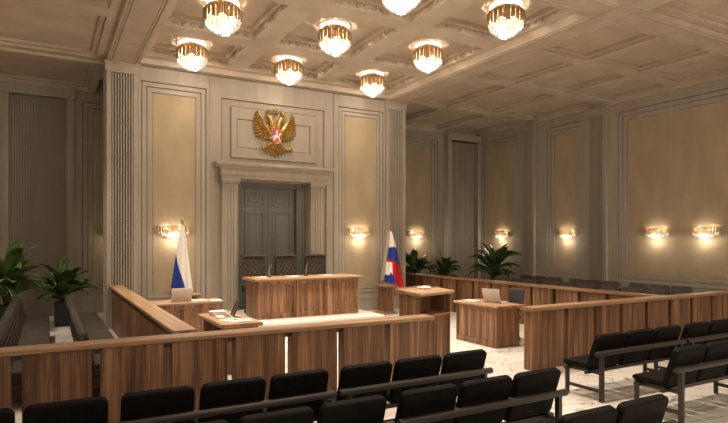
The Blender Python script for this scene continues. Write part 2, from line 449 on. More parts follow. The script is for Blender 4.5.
for a, b in ((14.72, 17.2), (11.98, 13.98), (6.8, 11.05), (4.05, 6.0), (-.9, 3.25)):
    slab(t, T_right, (a, b, 0, .36), 0, .10); slab(t, T_right, (a, b, .36, .40), 0, .115); slab(t, T_right, (a, b, .40, .58), 0, .06); slab(t, T_right, (a, b, .58, .62), 0, .09)
struct(t.build('baseboard_right', STONE))
# --- walls behind and left of the camera
struct(MB().box(XL-.3, XL, YF, YW, 0, ZC).build('wall_left', STONE))

# --- ceiling beams and coffers
def beam(x0, x1, y0, y1, z0, m=CEIL, lines=None):
    b = MB(); b.box(x0, x1, y0, y1, z0, ZC)
    if lines == 'y':
        for x in (x0+.05, x0+.10, x1-.13, x1-.08): b.box(x, x+.028, y0, y1, z0-.018, z0)
    if lines == 'x':
        for y in (y0+.05, y0+.10, y1-.13, y1-.08): b.box(x0, x1, y, y+.028, z0-.018, z0)
    return trim(b, m)
beam(1.19, 1.87, YF, YB, ZB, lines='y'); beam(8.57, 9.25, YF, YB, ZB, lines='y')
beam(XL, 1.19, 6.28, 6.88, ZB); beam(1.87, 8.57, 6.28, 6.88, ZB, lines='x'); beam(9.25, XR, 6.28, 6.88, ZB, lines='x')
# cornices stepping up to the coffer fields
def cornice(boxes):
    b = MB()
    for q in boxes: b.box(*q)
    return trim(b, CEIL)
cornice([(1.87, 8.57, 13.72, 13.99, 6.08, 6.20), (1.87, 8.57, 13.50, 13.99, 6.20, 6.32), (1.87, 8.57, 13.42, 13.99, 6.32, 6.45)])
cornice([(1.87, 2.02, 6.88, 13.5, 6.22, ZC), (8.42, 8.57, 6.88, 13.5, 6.22, ZC), (2.02, 8.42, 6.88, 7.02, 6.22, ZC)])
MBX = [(3.80, 4.30), (6.14, 6.64)]; MBY = [(9.0, 9.46), (11.46, 11.96)]
for a, b in MBX: beam(a, b, 7.02, 13.42, 6.22)
for a, b in MBY:
    q = MB()
    for x0, x1 in ((2.02, 3.80), (4.30, 6.14), (6.64, 8.42)): q.box(x0, x1, a, b, 6.22, ZC)
    trim(q, CEIL)
# moulded lips and leaf relief bands round every main coffer
xs = [(2.02, 3.80), (4.30, 6.14), (6.64, 8.42)]; ys = [(7.02, 9.0), (9.46, 11.46), (11.96, 13.42)]
q = MB(); r_ = MB()
for x0, x1 in xs:
    for y0, y1 in ys:
        T = lambda u, v, dd: (u, v, ZC - dd)
        ring(q, T, (x0, x1, y0, y1), (x0+.09, x1-.09, y0+.09, y1-.09), 0, .09)
        for sx, xx in ((1, x0), (-1, x1)):
            n = int((y1-y0-.2)/.16)
            for k in range(n):
                yy = y0+.1+(k+.5)*(y1-y0-.2)/n
                r_.blob((xx+sx*.006, yy, 6.30), .013, .066, .038, Matrix.Rotation(.5*(-1)**k, 3, 'X'), 8, 5)
        for sy, yy in ((1, y0), (-1, y1)):
            n = int((x1-x0-.2)/.16)
            for k in range(n):
                xx = x0+.1+(k+.5)*(x1-x0-.2)/n
                r_.blob((xx, yy+sy*.006, 6.30), .066, .013, .038, Matrix.Rotation(.5*(-1)**k, 3, 'Y'), 8, 5)
trim(q, CEIL); trim(r_, CEIL_RELIEF, smooth=True)
# wing coffers: flat bands with stepped recesses
def wing_ceiling(xc, yc, bw, z0):
    q = MB(); zf = z0+.13
    T = lambda u, v, dd: (u, v, zf - dd)
    q.box(xc[0][0], xc[-1][1], yc[0][0], yc[-1][1], zf, ZC)
    for (x0, x1) in xc:
        for (y0, y1) in yc:
            o = (x0, x1, y0, y1); i = (x0+bw, x1-bw, y0+bw, y1-bw)
            ring(q, T, o, i, 0, zf-z0)
            ring(q, T, i, (i[0]+.10, i[1]-.10, i[2]+.10, i[3]-.10), 0, (zf-z0)*.5)
    trim(q, CEIL)
wing_ceiling([(9.25, 11.05), (11.05, 12.95), (12.95, 14.85)], [(6.88, 8.95), (8.95, 11.2), (11.2, 14.2), (14.2, 17.2)], .16, 6.16)
wing_ceiling([(9.25, 12.05), (12.05, 14.85)], [(1.4, 3.84), (3.84, 6.28)], .18, 6.16)
wing_ceiling([(-4.4, -1.6), (-1.6, 1.19)], [(6.88, 11.25), (11.25, 14.35)], .20, 6.16)
wing_ceiling([(-4.4, -1.6), (-1.6, 1.19)], [(14.35, 17.2)], .20, 6.10)
wing_ceiling([(1.87, 5.22), (5.22, 8.57)], [(.4, 3.34), (3.34, 6.28)], .22, 6.16)
wing_ceiling([(XL, -1.6), (-1.6, 1.19)], [(.4, 3.34), (3.34, 6.28)], .22, 6.16)
trim(MB().box(PX1, XR, YW-.15, YW, 6.06, 6.16), CEIL)
trim(MB().box(XL, PX0, YW-.19, YW, 6.06, 6.12), CEIL)
trim(MB().box(XR-.15, XR, YF, YW-.15, 6.06, 6.16), CEIL)

# --- judges' platform: two low marble steps
struct(MB().box(3.30, 7.22, 10.92, 13.88, 0, .125).box(3.55, 6.95, 11.25, 13.88, .125, .25).build('floor_platform', STEP_MARBLE, bevel=.012))

# ------------------------------------------------------------------ crest over the door
def crest():
    R = thing('wall_crest', 'gilded double headed eagle crest with red shield on the wall above the door', 'crest', (5.20, 13.93, 4.80))
    def leafshape(L, W, th=.018):
        """a feather: tapered flat ellipse with a ridge, along +x"""
        m = []
        return m
    def feather(mb, p, ang, L, W, y):
        n = 6; up = []; dn = []
        for k in range(n+1):
            u = k/n; wd = W*(math.sin(PI*min(1, u*.85+.12)))**.8
            up.append((u*L, wd)); dn.append((u*L, -wd))
        ca, sa = math.cos(ang), math.sin(ang)
        def tr(q, yy): return (p[0]+q[0]*ca-q[1]*sa, yy, p[1]+q[0]*sa+q[1]*ca)
        A = [mb.bm.verts.new(tr(q, y)) for q in up]; B = [mb.bm.verts.new(tr(q, y)) for q in dn]
        Cn = [mb.bm.verts.new(tr((q[0], 0), y-.030)) for q in up]
        A2 = [mb.bm.verts.new(tr(q, y+.03)) for q in up]; B2 = [mb.bm.verts.new(tr(q, y+.03)) for q in dn]
        for k in range(n):
            for a, b in ((A, Cn), (Cn, B), (B, B2), (B2, A2), (A2, A)):
                mb.bm.faces.new([a[k], a[k+1], b[k+1], b[k]])
        for k in (0, n): mb.bm.faces.new([A[k], Cn[k], B[k], B2[k], A2[k]])
    for s in (-1, 1):
        m = MB()
        def P(x, z): return (s*x, z)
        def A(a): return a if s > 0 else PI-a
        # arm of the wing
        m.tube([(s*.12, -.03, .0), (s*.22, -.04, .10), (s*.32, -.035, .24), (s*.42, -.02, .40)], [.06, .065, .05, .018], 8)
        # primaries fan from the arm, tips upward outside, downward inside
        spec = [(.43, .36, 1.50, .22), (.415, .30, 1.22, .25), (.40, .25, .96, .25), (.385, .20, .72, .25), (.37, .15, .48, .255), (.35, .10, .24, .26), (.33, .06, 0, .27), (.31, .02, -.24, .27), (.28, -.01, -.48, .28), (.25, -.03, -.72, .26), (.21, -.05, -.96, .24), (.17, -.06, -1.2, .20)]
        for x, z, a, L in spec:
            feather(m, P(x*1.06-.04*math.cos(a), z-.04*math.sin(a)), A(a), L*1.06, .036, -.012)
        for k in range(9):
            u = k/8; x = .16+.26*u; z = .0+.34*u**1.2
            feather(m, P(x, z+.02), A(-.9+1.6*u), .15, .032, -.045)
        for k in range(6):
            u = k/5; feather(m, P(.14+.24*u, .05+.28*u), A(-.6+1.5*u), .10, .026, -.066)
        m.build('wing', GOLD_E, R)
        # neck and head looking outward
        m = MB()
        m.tube([(s*.05, -.04, .06), (s*.075, -.06, .20), (s*.115, -.065, .31), (s*.165, -.06, .385), (s*.195, -.055, .41)], [.11, .09, .070, .058, .052], 10)
        m.blob((s*.205, -.055, .41), .062, .045, .052)
        m.tube([(s*.24, -.055, .425), (s*.285, -.055, .42), (s*.302, -.055, .395)], [.024, .015, .004], 8)
        m.tube([(s*.24, -.055, .405), (s*.272, -.055, .397)], [.014, .005], 8)
        for k in range(5): feather(m, P(.07+.024*k, .16+.05*k), A(2.4-.1*k), .085, .022, -.085)
        h = m.build('head', GOLD_E, R, smooth=True)
        c = MB(); cx, cz = s*.195, .455
        c.lathe([(.050, 0), (.058, .022), (.050, .035)], (cx, -.055, cz), 12)
        for k in range(6):
            a = 2*PI*k/6; c.tube([(cx+.050*math.cos(a), -.055+.050*math.sin(a), cz+.03), (cx+.068*math.cos(a), -.055+.068*math.sin(a), cz+.075), (cx, -.055, cz+.115)], .011, 6)
        c.blob((cx, -.055, cz+.13), .02, .02, .02)
        c.blob((cx, -.055, cz+.06), .050, .045, .045)
        c.build('crown', GOLD_E, R)
        # leg and claw
        m = MB(); m.tube([(s*.12, -.03, -.26), (s*.20, -.045, -.35), (s*.29, -.05, -.40)], [.06, .04, .022], 8)
        for a in (-.5, 0, .5): m.tube([(s*.28, -.055, -.40), (s*(.33), -.075, -.40+.06*a), (s*.355, -.06, -.43+.09*a)], [.017, .013, .005], 6)
        for k in range(4): feather(m, P(.10+.03*k, -.25-.025*k), A(-.9), .10, .024, -.06)
        m.build('leg', GOLD_E, R)
        # ribbon to the big crown
        m = MB(); m.tube([(s*.05, -.05, .50), (s*.09, -.055, .555), (s*.155, -.05, .60), (s*.21, -.05, .575), (s*.235, -.05, .535)], [.006, .009, .008, .010, .004], 8)
        m.build('ribbon', GOLD_E, R, smooth=True)
    m = MB()
    m.blob((0, -.03, -.05), .20, .075, .28, None, 14, 10); m.blob((0, -.03, .12), .15, .06, .16, None, 14, 10)
    for j in range(5):
        for k in range(5):
            feather(m, (-.12+.06*k+(.03 if j % 2 else 0)-.015, .16-.07*j), -PI/2+(k-2)*.12, .10, .032, -.085)
    m.build('body', GOLD_E, R)
    m = MB()
    for k in range(9):
        a = -PI/2 + (k-4)*.235; feather(m, (.035*(k-4), -.33), a, .31-.016*abs(k-4), .040, -.02)
    for k in range(6):
        a = -PI/2 + (k-2.5)*.26; feather(m, (.035*(k-2.5), -.32), a, .17, .034, -.05)
    m.build('tail', GOLD_E, R)
    # large crown
    c = MB(); c.lathe([(.058, 0), (.068, .025), (.060, .04)], (0, -.05, .49), 16)
    for k in range(8):
        a = 2*PI*k/8; c.tube([(.06*math.cos(a), -.05+.06*math.sin(a), .53), (.083*math.cos(a), -.05+.083*math.sin(a), .575), (.04*math.cos(a), -.05+.04*math.sin(a), .615), (0, -.05, .62)], .010, 6)
    c.blob((0, -.05, .632), .020, .020, .020); c.blob((0, -.05, .565), .068, .055, .055); c.box(-.006, .006, -.056, -.044, .64, .685); c.box(-.018, .018, -.056, -.044, .658, .670)
    c.build('crown', GOLD_E, R)
    # shield
    sh = MB(); o = [(-.13, .11), (.13, .11), (.13, -.22), (.08, -.265), (0, -.295), (-.08, -.265), (-.13, -.22)]
    sh.prism(o, 'y', -.145, -.08); so = sh.build('shield', ENAMEL, R, bevel=.008); so['label'] = 'red enamel shield'
    rm = MB()
    n = len(o)
    rm.tube([(p[0], -.146, p[1]) for p in o+o[:1]], .010, 6, caps=False); rm.build('shield_rim', GOLD_E, so)
    h = MB()
    h.blob((.0, -.15, -.01), .062, .018, .032); h.tube([(.045, -.15, .0), (.07, -.15, .045), (.085, -.15, .06)], [.022, .017, .011], 8)
    h.blob((.092, -.15, .050), .022, .012, .011)
    for x0, x1 in ((-.045, -.075), (-.03, -.045), (.04, .06), (.045, .085)): h.tube([(x0, -.15, -.03), ((x0+x1)/2, -.15, -.07), (x1, -.15, -.10)], [.012, .008, .006], 6)
    h.tube([(-.055, -.15, .0), (-.085, -.15, -.02), (-.092, -.15, -.06)], [.010, .012, .003], 6)
    h.tube([(0, -.155, .015), (-.004, -.155, .06), (0, -.155, .085)], [.020, .024, .014], 8); h.blob((.003, -.155, .105), .016, .014, .017)
    h.bm.transform(Matrix.Translation((0, 0, -.10)) @ Matrix.Diagonal((1.30, 1, 1.40, 1))); h.build('rider_relief', PEARL, so, smooth=True)
    h = MB(); h.prism([(-.01, .09), (-.03, .12), (-.10, .13), (-.09, .06), (-.06, .03), (-.02, .05)], 'y', -.156, -.146); h.bm.transform(Matrix.Translation((0, 0, -.09))); h.build('cloak_relief', BLUEN, so)
    # sceptre (viewer's left) and orb (viewer's right)
    m = MB(); m.tube([(-.40, -.06, -.12), (-.35, -.06, -.36), (-.32, -.06, -.50)], [.011, .013, .010], 8); m.blob((-.408, -.06, -.09), .026, .022, .032); m.blob((-.34, -.06, -.42), .04, .035, .045)
    m.build('sceptre', GOLD_E, R, smooth=True)
    m = MB(); m.blob((.40, -.06, -.40), .075, .06, .078, None, 14, 10); m.lathe([(.077, -.008), (.080, 0), (.077, .008)], (.40, -.06, -.40), 18)
    m.box(.394, .406, -.066, -.054, -.325, -.25); m.box(.377, .423, -.066, -.054, -.295, -.283)
    m.build('orb', GOLD_E, R)
crest()

# ------------------------------------------------------------------ chandeliers
WARM = (1.0, 0.86, 0.69)
CH_P, CH_DOWN, CH_UP, SC_P, SC_UP = 76.0, 370.0, 5.0, 17.0, 2.8
def make_chandelier(label, loc):
    R = thing('ceiling_chandelier', label, 'chandelier', loc, 0, 'crystal chandeliers in the main ceiling coffers')
    # origin on the coffer field; hangs down
    m = MB(); m.lathe([(0, 0), (.13, 0), (.13, -.035), (0, -.035)], n=24); m.cyl((0, 0, -.03), (0, 0, -.30), .018)
    for k in range(4):
        a = PI*k/2; m.cyl((0, 0, -.17), (.32*math.cos(a), .32*math.sin(a), -.17), .008, n=6)
    m.build('ceiling_mount', GOLD, R)
    m = MB(); m.lathe([(.262, -.065), (.275, -.065), (.275, -.125), (.262, -.125), (.262, -.065)], n=40); m.build('top_ring', GOLD, R)
    m = MB()
    n = 44
    for k in range(n):
        a = 2*PI*k/n; zt = -.115 + .014*math.sin(3.1*k); zb = -.352 + .026*math.sin(a*9) + .014*math.cos(5.3*k)
        r0 = .285 if k % 2 else .305
        m.tube([(r0*math.cos(a), r0*math.sin(a), zt), ((r0+.035)*math.cos(a), (r0+.035)*math.sin(a), zt-.05), ((r0+.036)*math.cos(a), (r0+.036)*math.sin(a), zb)], .0240, 6)
    m.build('gilded_rod_drum', GOLD, R, smooth=True)
    rg = random.Random(3)
    for r, zt, zb, n in ((.312, -.31, -.425, 60), (.272, -.38, -.480, 50), (.212, -.42, -.530, 40), (.145, -.46, -.575, 28), (.070, -.50, -.610, 14)):
        m = MB()
        for k in range(n):
            a = 2*PI*(k+.5*rg.random())/n; zz = zb + rg.uniform(-.010, .010); ww = .0145
            p = Vector((r*math.cos(a), r*math.sin(a), 0))
            m.tube([p+Vector((0, 0, zt)), p+Vector((0, 0, zz+.035)), p+Vector((0, 0, zz))], [ww*.7, ww, .003], 6)
        m.build('crystal_tier', CRYSTAL, R)
    add_point('bulb', R, (0, 0, -.44), CH_P, WARM, .10)
    add_point('bulb', R, (0, 0, -.16), CH_UP, WARM, .04)
    l = bpy.data.lights.new('floor_fill_spot', 'SPOT'); l.spot_size = math.radians(88); l.spot_blend = 1.0; l.shadow_soft_size = .16; l.energy = CH_DOWN; l.color = WARM  # fill spot added under the crystals to brighten the floor
    o = bpy.data.objects.new('floor_fill_spot', l); COL.objects.link(o); o.location = (0, 0, -.62); o.parent = R
    return R
CHX, CHY = (2.88, 5.22, 7.60), (7.96, 10.46, 12.98)
names_y = {7.96: 'in the row farthest from the crest wall', 10.46: 'in the middle row of ceiling coffers', 12.98: 'in the row nearest the crest wall'}
names_x = {2.88: 'left', 5.22: 'centre', 7.60: 'right'}
ch0 = None
for y in CHY[::-1]:
    for x in CHX:
        lab = 'gold and crystal chandelier, the %s one %s' % (names_x[x], names_y[y])
        if ch0 is None: c = ch0 = make_chandelier(lab, (x, y, ZC))
        else: c = dup(ch0, lab, (x, y, ZC))
        # the added fill spots tilt inward, away from the walls
        for q in c.children:
            if q.name.startswith('floor_fill_spot'): q.rotation_euler = ({12.98: -.36, 10.46: 0, 7.96: .0}[y], {2.88: -.10, 5.22: 0, 7.60: .16}[x], 0)

for x in (2.88, 5.22, 7.60):  # out of view, added to light the public seats, floor and front barriers
    for y in (4.81, 1.9):
        dup(ch0, 'unseen gold and crystal chandelier over the %s public seats, %s the camera' % ('left' if x < 5 else 'aisle between the' if x < 7 else 'right', 'ahead of' if y > 4 else 'close to'), (x, y, 6.29), 0, 'crystal chandeliers over the public seats')

for y, w_ in ((8.95, 'benches'), (12.8, 'plants')):  # out of view, added to brighten the left wing floor, wall and ceiling
    c = dup(ch0, 'gold and crystal chandelier over the left wing %s, outside the photo' % w_, (-1.28, y, 6.29), 0, 'crystal chandeliers over the public seats')
    for q in c.children:
        if q.name.startswith('floor_fill_spot'): q.rotation_euler = (0, -.28, 0)
dup(ch0, 'gold and crystal chandelier over the right wing seats, outside the photo', (12.05, 3.84, 6.29), 0, 'crystal chandeliers over the public seats')  # out of view, added to light the right barrier tops

# ------------------------------------------------------------------ wall sconces
def make_sconce(label, loc, rz):
    """local: wall at y=0, room towards -y"""
    R = thing('wall_sconce', label, 'wall lamp', loc, rz, 'gold and crystal wall sconces')
    MB().box(-.30, .30, -.025, 0, -.04, .09).build('backplate', GOLD, R, bevel=.004)
    m = MB(); n = 15
    for k in range(n):
        u = k/(n-1)*2-1; x = u*.355; y = -.03-.12*math.sqrt(max(0, 1-u*u)) if abs(u) < .999 else -.03
        h = .10+.03*math.sin(k*2.3)+.014*math.cos(k*5.1)
        m.box(x-.0170, x+.0170, y-.014, y+.014, .0-h*.62-.02, .05+h*.45)
    m.build('gilded_bars', GOLD, R, bevel=.004, seg=1)
    rg = random.Random(5)
    for j, (sc, zb, nn) in enumerate(((1.0, -.12, 17), (.80, -.165, 14), (.55, -.205, 10))):
        m = MB()
        for k in range(nn):
            u = (k+.5)/nn*2-1; x = u*.345*sc; y = -.035-.105*sc*math.sqrt(1-u*u)
            z = zb+.05*abs(u)**2+rg.uniform(-.012, .012)
            m.tube([(x, y, -.03), (x, y, z+.03), (x, y, z)], [.012, .0185, .004], 6)
        m.build('crystal_row', CRYSTAL_S, R)
    add_point('bulb', R, (0, -.15, -.12), SC_P, WARM, .07)
    for x in (-.17, .17): add_point('bulb', R, (x, -.060, .05), SC_UP*.5, WARM, .022)
    return R
ZS = 2.24
sc0 = make_sconce('gold and crystal wall sconce behind the flag left of the door', (2.66, YB-.006, ZS), 0)
sl = [('gold and crystal wall sconce on the panel right of the door', (7.72, YB-.006, ZS), 0),
      ('gold and crystal wall sconce on the recessed wall right of the upright flag', (11.95, YW-.006, ZS), 0),
      ('gold and crystal wall sconce on the side wall above the tallest right plant', (XR-.006, 15.72, ZS), -PI/2),
      ('gold and crystal wall sconce alone on the narrow side wall panel', (XR-.006, 12.70, ZS), -PI/2),
      ('gold and crystal wall sconce, farther of the pair on the wide side panel', (XR-.006, 9.60, ZS), -PI/2),
      ('gold and crystal wall sconce, nearer of the pair on the wide side panel', (XR-.006, 8.28, ZS), -PI/2),
      ('gold and crystal wall sconce on the far left wall behind the fluted pier', (1.84, YW-.006, ZS), 0),
      ('unseen gold and crystal wall sconce on the side panel beside the public seats', (XR-.006, 5.02, ZS), -PI/2)]  # last one added out of view as fill for the front area
for l, p, r in sl: dup(sc0, l, p, r)

# ------------------------------------------------------------------ barriers
PIT, GAP, TH = .6875, .090, .158
def barrier(name, label, loc, rz, panels, x0, x1, mid=WOOD_X, zt=.97, over=.05, plinth=False):
    """local x runs along the barrier, the panels stand between y=0 and y=TH"""
    R = thing(name, label, 'barrier', loc, rz, 'walnut barriers round the court')
    m = MB(); pr = [(-over, -.045), (-over+.012, -.055), (TH+over-.012, -.055), (TH+over, -.045), (TH+over, -.010), (TH+over-.012, 0), (-over+.012, 0), (-over, -.010)]
    m.prism([(a, zt+b) for a, b in pr], 'x', x0, x1); m.build('top_rail', mid, R)
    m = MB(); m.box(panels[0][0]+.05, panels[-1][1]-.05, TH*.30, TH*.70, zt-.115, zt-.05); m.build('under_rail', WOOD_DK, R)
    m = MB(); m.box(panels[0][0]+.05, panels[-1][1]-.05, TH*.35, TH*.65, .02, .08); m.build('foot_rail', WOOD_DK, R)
    for a, b in panels:
        m = MB()
        m.box(0, b-a, 0, TH, .0, zt-.053); 
        if plinth: m.box(0, b-a, -.02, 0, 0, .09)
        m.build('panel', WOOD_Z, R, (a, 0, 0), bevel=.003, seg=1)
    return R
# front left: gap centres measured along its run
pn = []
c0 = 4.567 - GAP/2 - .0
for k in range(10):
    b = c0 - k*PIT; pn.append((b-(PIT-GAP), b))
barrier('court_barrier', 'walnut panel barrier with see-through gaps in front of the left public seats', (0, 6.235, 0), 0, pn[::-1], pn[-1][0]-.03, 4.60)
pn = [(6.48, 7.21)] + [(7.256+GAP/2-.005+k*PIT, 7.256+GAP/2-.005+k*PIT+PIT-GAP) for k in range(10)]
barrier('court_barrier', 'walnut panel barrier standing before the right public seats', (0, 6.235, 0), 0, pn, 6.44, pn[-1][1]+.03)
# right side barrier: runs into depth (local x -> +Y), seen face on its left
pn = [(.42+k*PIT, .42+k*PIT+PIT-GAP) for k in range(13)]
barrier('court_barrier', 'long walnut barrier running back before the side wall seats and plants', (10.08, 6.435, 0), PI/2, pn, .02, pn[-1][1]+.05, WOOD_X)
# left barrier beside the tufted benches
pn = [(.05+k*PIT, .05+k*PIT+PIT-GAP*.25) for k in range(10)]; pn.append((.05+10*PIT, 7.33))
barrier('court_barrier', 'walnut barrier beside the tufted benches, running up to the fluted pier', (1.455, 6.53, 0), PI/2, pn, 0, 7.34, WOOD_X, zt=.985, over=.055, plinth=False)

# ------------------------------------------------------------------ public seating
def make_tandem(label, loc, rz=0, group=None):
    """three linked seats, facing +y; back rail at y=0"""
    R = thing('tandem_bench', label, 'bench seat', loc, rz, group)
    for k in (-1, 0, 1):
        x = k*.60
        s = MB(); s.prism([(.13, .395), (.16, .372), (.52, .385), (.555, .405), (.56, .430), (.53, .452), (.30, .450), (.14, .455)], 'x', x-.268, x+.268)
        s.build('seat', SEATM, R, smooth=False, bevel=.018, seg=3)
        b = MB()
        M = Matrix.Translation((x, .170, .390)) @ Matrix.Rotation(math.radians(18), 4, 'X')
        b.prism(rrect(.55, .458, .058, .05, 5), 'y', -.036, .036, M=M)
        b.build('backrest', SEATM, R, bevel=.020, seg=3)
    m = MB(); m.tube([(-.920, 0, .600), (.920, 0, .600)], .033, 12); m.build('back_rail', METAL, R, smooth=False, bevel=.004)
    m = MB(); m.box(-.92, .92, .14, .18, .33, .37); m.box(-.92, .92, .46, .50, .33, .37); m.build('seat_frame', METAL, R)
    for x in (-.82, .82):
        m = MB(); m.box(x-.024, x+.024, -.026, .026, 0, .60); m.build('rear_leg', METAL, R, bevel=.006)
        m = MB(); m.box(x-.022, x+.022, .505, .549, 0, .372); m.build('front_leg', METAL, R, bevel=.006)
        m = MB(); m.box(x-.018, x+.018, .028, .50, .11, .145); m.box(x-.018, x+.018, .028, .50, .335, .37); m.build('side_bar', METAL, R)
    for x in (-.30, .30):
        m = MB(); m.tube([(x, .02, .60), (x, .10, .60)], .014, 8); m.tube([(x-.04, .09, .60), (x+.04, .09, .60)], .012, 8); m.build('rail_bracket', METAL, R)
    return R
GL, GR, GW, GV = 'public seats left of the aisle', 'public seats right of the aisle', 'seats along the side wall', 'side seats behind the barrier'
Y1, Y2, Y3 = 4.60, 3.60, 2.57
tb = make_tandem('black three seat bench by the aisle, in the left row nearest the barrier', (3.262, Y1, 0), 0, GL)
for l, p, g in [('black three seat bench in the left row nearest the barrier, second from the aisle', (1.375, Y1, 0), GL),
                ('black three seat bench in the left row nearest the barrier, third from the aisle', (-.465, Y1, 0), GL),
                ('black three seat bench by the aisle, in the left middle row', (3.262, Y2, 0), GL),
                ('black three seat bench in the left middle row, second from the aisle', (1.375, Y2, 0), GL),
                ('black three seat bench by the aisle, in the left row nearest the photo edge', (3.262, Y3, 0), GL),
                ('black three seat bench by the aisle, in the right row nearest the barrier', (6.80, Y1, 0), GR),
                ('black three seat bench in the right row nearest the barrier, second from the aisle', (8.70, Y1, 0), GR),
                ('black three seat bench by the aisle, in the right row behind the first', (6.80, Y2, 0), GR)]:
    dup(tb, l, p, 0, g)
# side wall rows face the court (-X)
wn = ['farthest', 'second farthest', 'middle', 'second nearest', 'nearest']
for k in range(3):
    dup(tb, 'black three seat bench along the side wall, %s of its row' % ['farthest', 'middle', 'nearest'][k], (14.22, 13.24 - k*2.06, 0), PI/2, GW)
for k in range(3):
    dup(tb, 'black three seat bench in the row between side barrier and wall row, %s' % ['farthest', 'middle', 'nearest'][k], (12.80, 12.95 - k*2.00, 0), PI/2, GV)
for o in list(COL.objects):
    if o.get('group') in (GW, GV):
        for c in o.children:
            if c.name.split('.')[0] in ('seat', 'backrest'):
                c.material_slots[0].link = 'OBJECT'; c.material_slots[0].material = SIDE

# ------------------------------------------------------------------ tufted jury benches
def tufted(mb, w, h, nx, ny, bulge, fn, back):
    """grid front with diamond tufting, flat back; fn maps (u,v,d)->3D"""
    nu, nv = nx*8, ny*8
    def d(u, v):
        a, b = u*nx, v*ny
        e = min(1, min(u, 1-u)*w/.03, min(v, 1-v)*h/.03); e = math.sqrt(max(0, 1-(1-e)**2))
        q = abs(math.sin(PI*(a+b)/1.0))*abs(math.sin(PI*(a-b)/1.0))
        return e*(.012 + bulge*(q**.45))
    V = mb.grid(nu, nv, lambda u, v: fn(u, v, d(u, v)))
    W = [[mb.bm.verts.new(fn(u, v, -back)) for u in (0, 1)] for v in (0, 1)]
    bnd = [V[0][i] for i in range(nu+1)]
    mb.bm.faces.new([W[0][0], W[0][1], W[1][1], W[1][0]])
    mb.bm.faces.new(V[0][::-1] + [W[0][0], W[0][1]]); mb.bm.faces.new(V[nv] + [W[1][1], W[1][0]])
    mb.bm.faces.new([V[j][0] for j in range(nv+1)] + [W[1][0], W[0][0]]); mb.bm.faces.new([V[j][nu] for j in range(nv, -1, -1)] + [W[0][1], W[1][1]])
def make_jury_bench(label, loc, group):
    """faces +x; back plane near x=0; length along y centred"""
    R = thing('jury_bench', label, 'bench', loc, 0, group)
    Ln = 1.87
    m = MB()
    # backrest: quilted front leaning back
    def fn(u, v, d): return (.10 - .10*v + d, (u-.5)*Ln, .40 + .46*v)
    tufted(m, Ln, .46, 11, 3, .042, fn, .075)
    m.build('backrest', JURY, R, smooth=True)
    m = MB()
    for k in range(3):
        a = -Ln/2 + k*Ln/3
        m.box(.09, .555, a+.004, a+Ln/3-.004, .30, .455)
    m.build('seat_cushion', JURY, R, bevel=.028, seg=3)
    m = MB(); m.box(.04, .53, -Ln/2+.03, Ln/2-.03, .14, .30); m.build('seat_base', JURY, R, bevel=.01)
    for y in (-Ln/2+.12, Ln/2-.12):
        for x in (.09, .48):
            mm = MB(); mm.box(x-.025, x+.025, y-.025, y+.025, 0, .14); mm.build('leg', METAL, R)
    return R
jn = ['farthest', 'middle', 'nearest']
GJ1, GJ2 = 'tufted benches in the row near the left edge', 'tufted benches in the row beside the walnut barrier'
jb = None
for rowx, rl, g in ((-.50, 'of the row at the photo\'s left edge', GJ1), (.40, 'of the row beside the walnut side barrier', GJ2)):
    for k in range(3):
        lab = 'dark tufted leather bench, %s %s' % (jn[k], rl)
        p = (rowx, 12.48 - k*1.89, 0)
        if jb is None: jb = make_jury_bench(lab, p, g)
        else: dup(jb, lab, p, 0, g)

# ------------------------------------------------------------------ judges' bench and chairs
def judge_bench():
    R = thing('judges_bench', 'wide walnut judges bench with three front panels on the marble platform', 'desk', (5.325, 11.95, .25))
    W, D, H = 2.53, .82, .90
    m = MB(); m.box(-W/2, W/2, 0, .04, 0, H-.06)
    T = lambda u, v, d: (u, -d, v)
    cols = [(-W/2+.0, -.36), (-.36, .42), (.42, W/2)]
    for a, b in cols: ring(m, T, (a+.010, b-.010, .0, H-.06), (a+.085, b-.065, .11, H-.135), 0, .032)
    m.build('front_panel', WOOD_Z, R, bevel=.003, seg=1)
    for x in (-W/2, W/2-.04):
        m = MB(); m.box(x, x+.04, .04, D, 0, H-.06); m.build('side_panel', WOOD_Z, R)
    m = MB(); m.prism([(-.09, H-.035), (-.06, H-.06), (D+.03, H-.06), (D+.03, H), (-.075, H), (-.09, H-.012)], 'x', -W/2-.08, W/2+.08); m.build('desk_top', WOOD_X, R)
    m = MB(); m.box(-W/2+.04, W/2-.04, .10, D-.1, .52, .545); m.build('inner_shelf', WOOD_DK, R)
judge_bench()
def judge_chair(label, loc):
    R = thing('judge_chair', label, 'chair', loc, 0, 'tufted chairs behind the judges bench')
    # faces -y
    m = MB()
    def fn(u, v, d):
        z = .50 + .88*v; lean = .10*v; wd = .58*(1-.06*(1-v))
        return ((u-.5)*wd, .20 + lean - d - .02*math.cos(PI*(u-.5)), z)
    tufted(m, .58, .88, 5, 6, .020, fn, .10)
    m.build('backrest', TUFT, R, smooth=True)
    m = MB(); m.tube([(-.25, .27, 1.35), (0, .265, 1.362), (.25, .27, 1.35)], [.045, .05, .045], 10); m.build('head_roll', TUFT, R, smooth=True)
    m = MB(); m.box(-.29, .29, -.32, .20, .42, .52); m.build('seat', TUFT, R, bevel=.035, seg=3)
    for s in (-1, 1):
        m = MB(); m.tube([(s*.31, .18, .50), (s*.33, .16, .68), (s*.33, -.18, .68), (s*.31, -.22, .45)], .026, 8); m.build('armrest', TUFT, R, smooth=True)
    m = MB(); m.cyl((0, 0, .08), (0, 0, .43), .035); m.build('gas_column', METAL, R)
    m = MB()
    for k in range(5):
        a = 2*PI*k/5+.3; m.tube([(0, 0, .11), (.30*math.cos(a), .30*math.sin(a), .075)], [.03, .018], 8)
        m.blob((.30*math.cos(a), .30*math.sin(a), .033), .03, .03, .033)
    m.build('star_base', METAL, R)
    return R
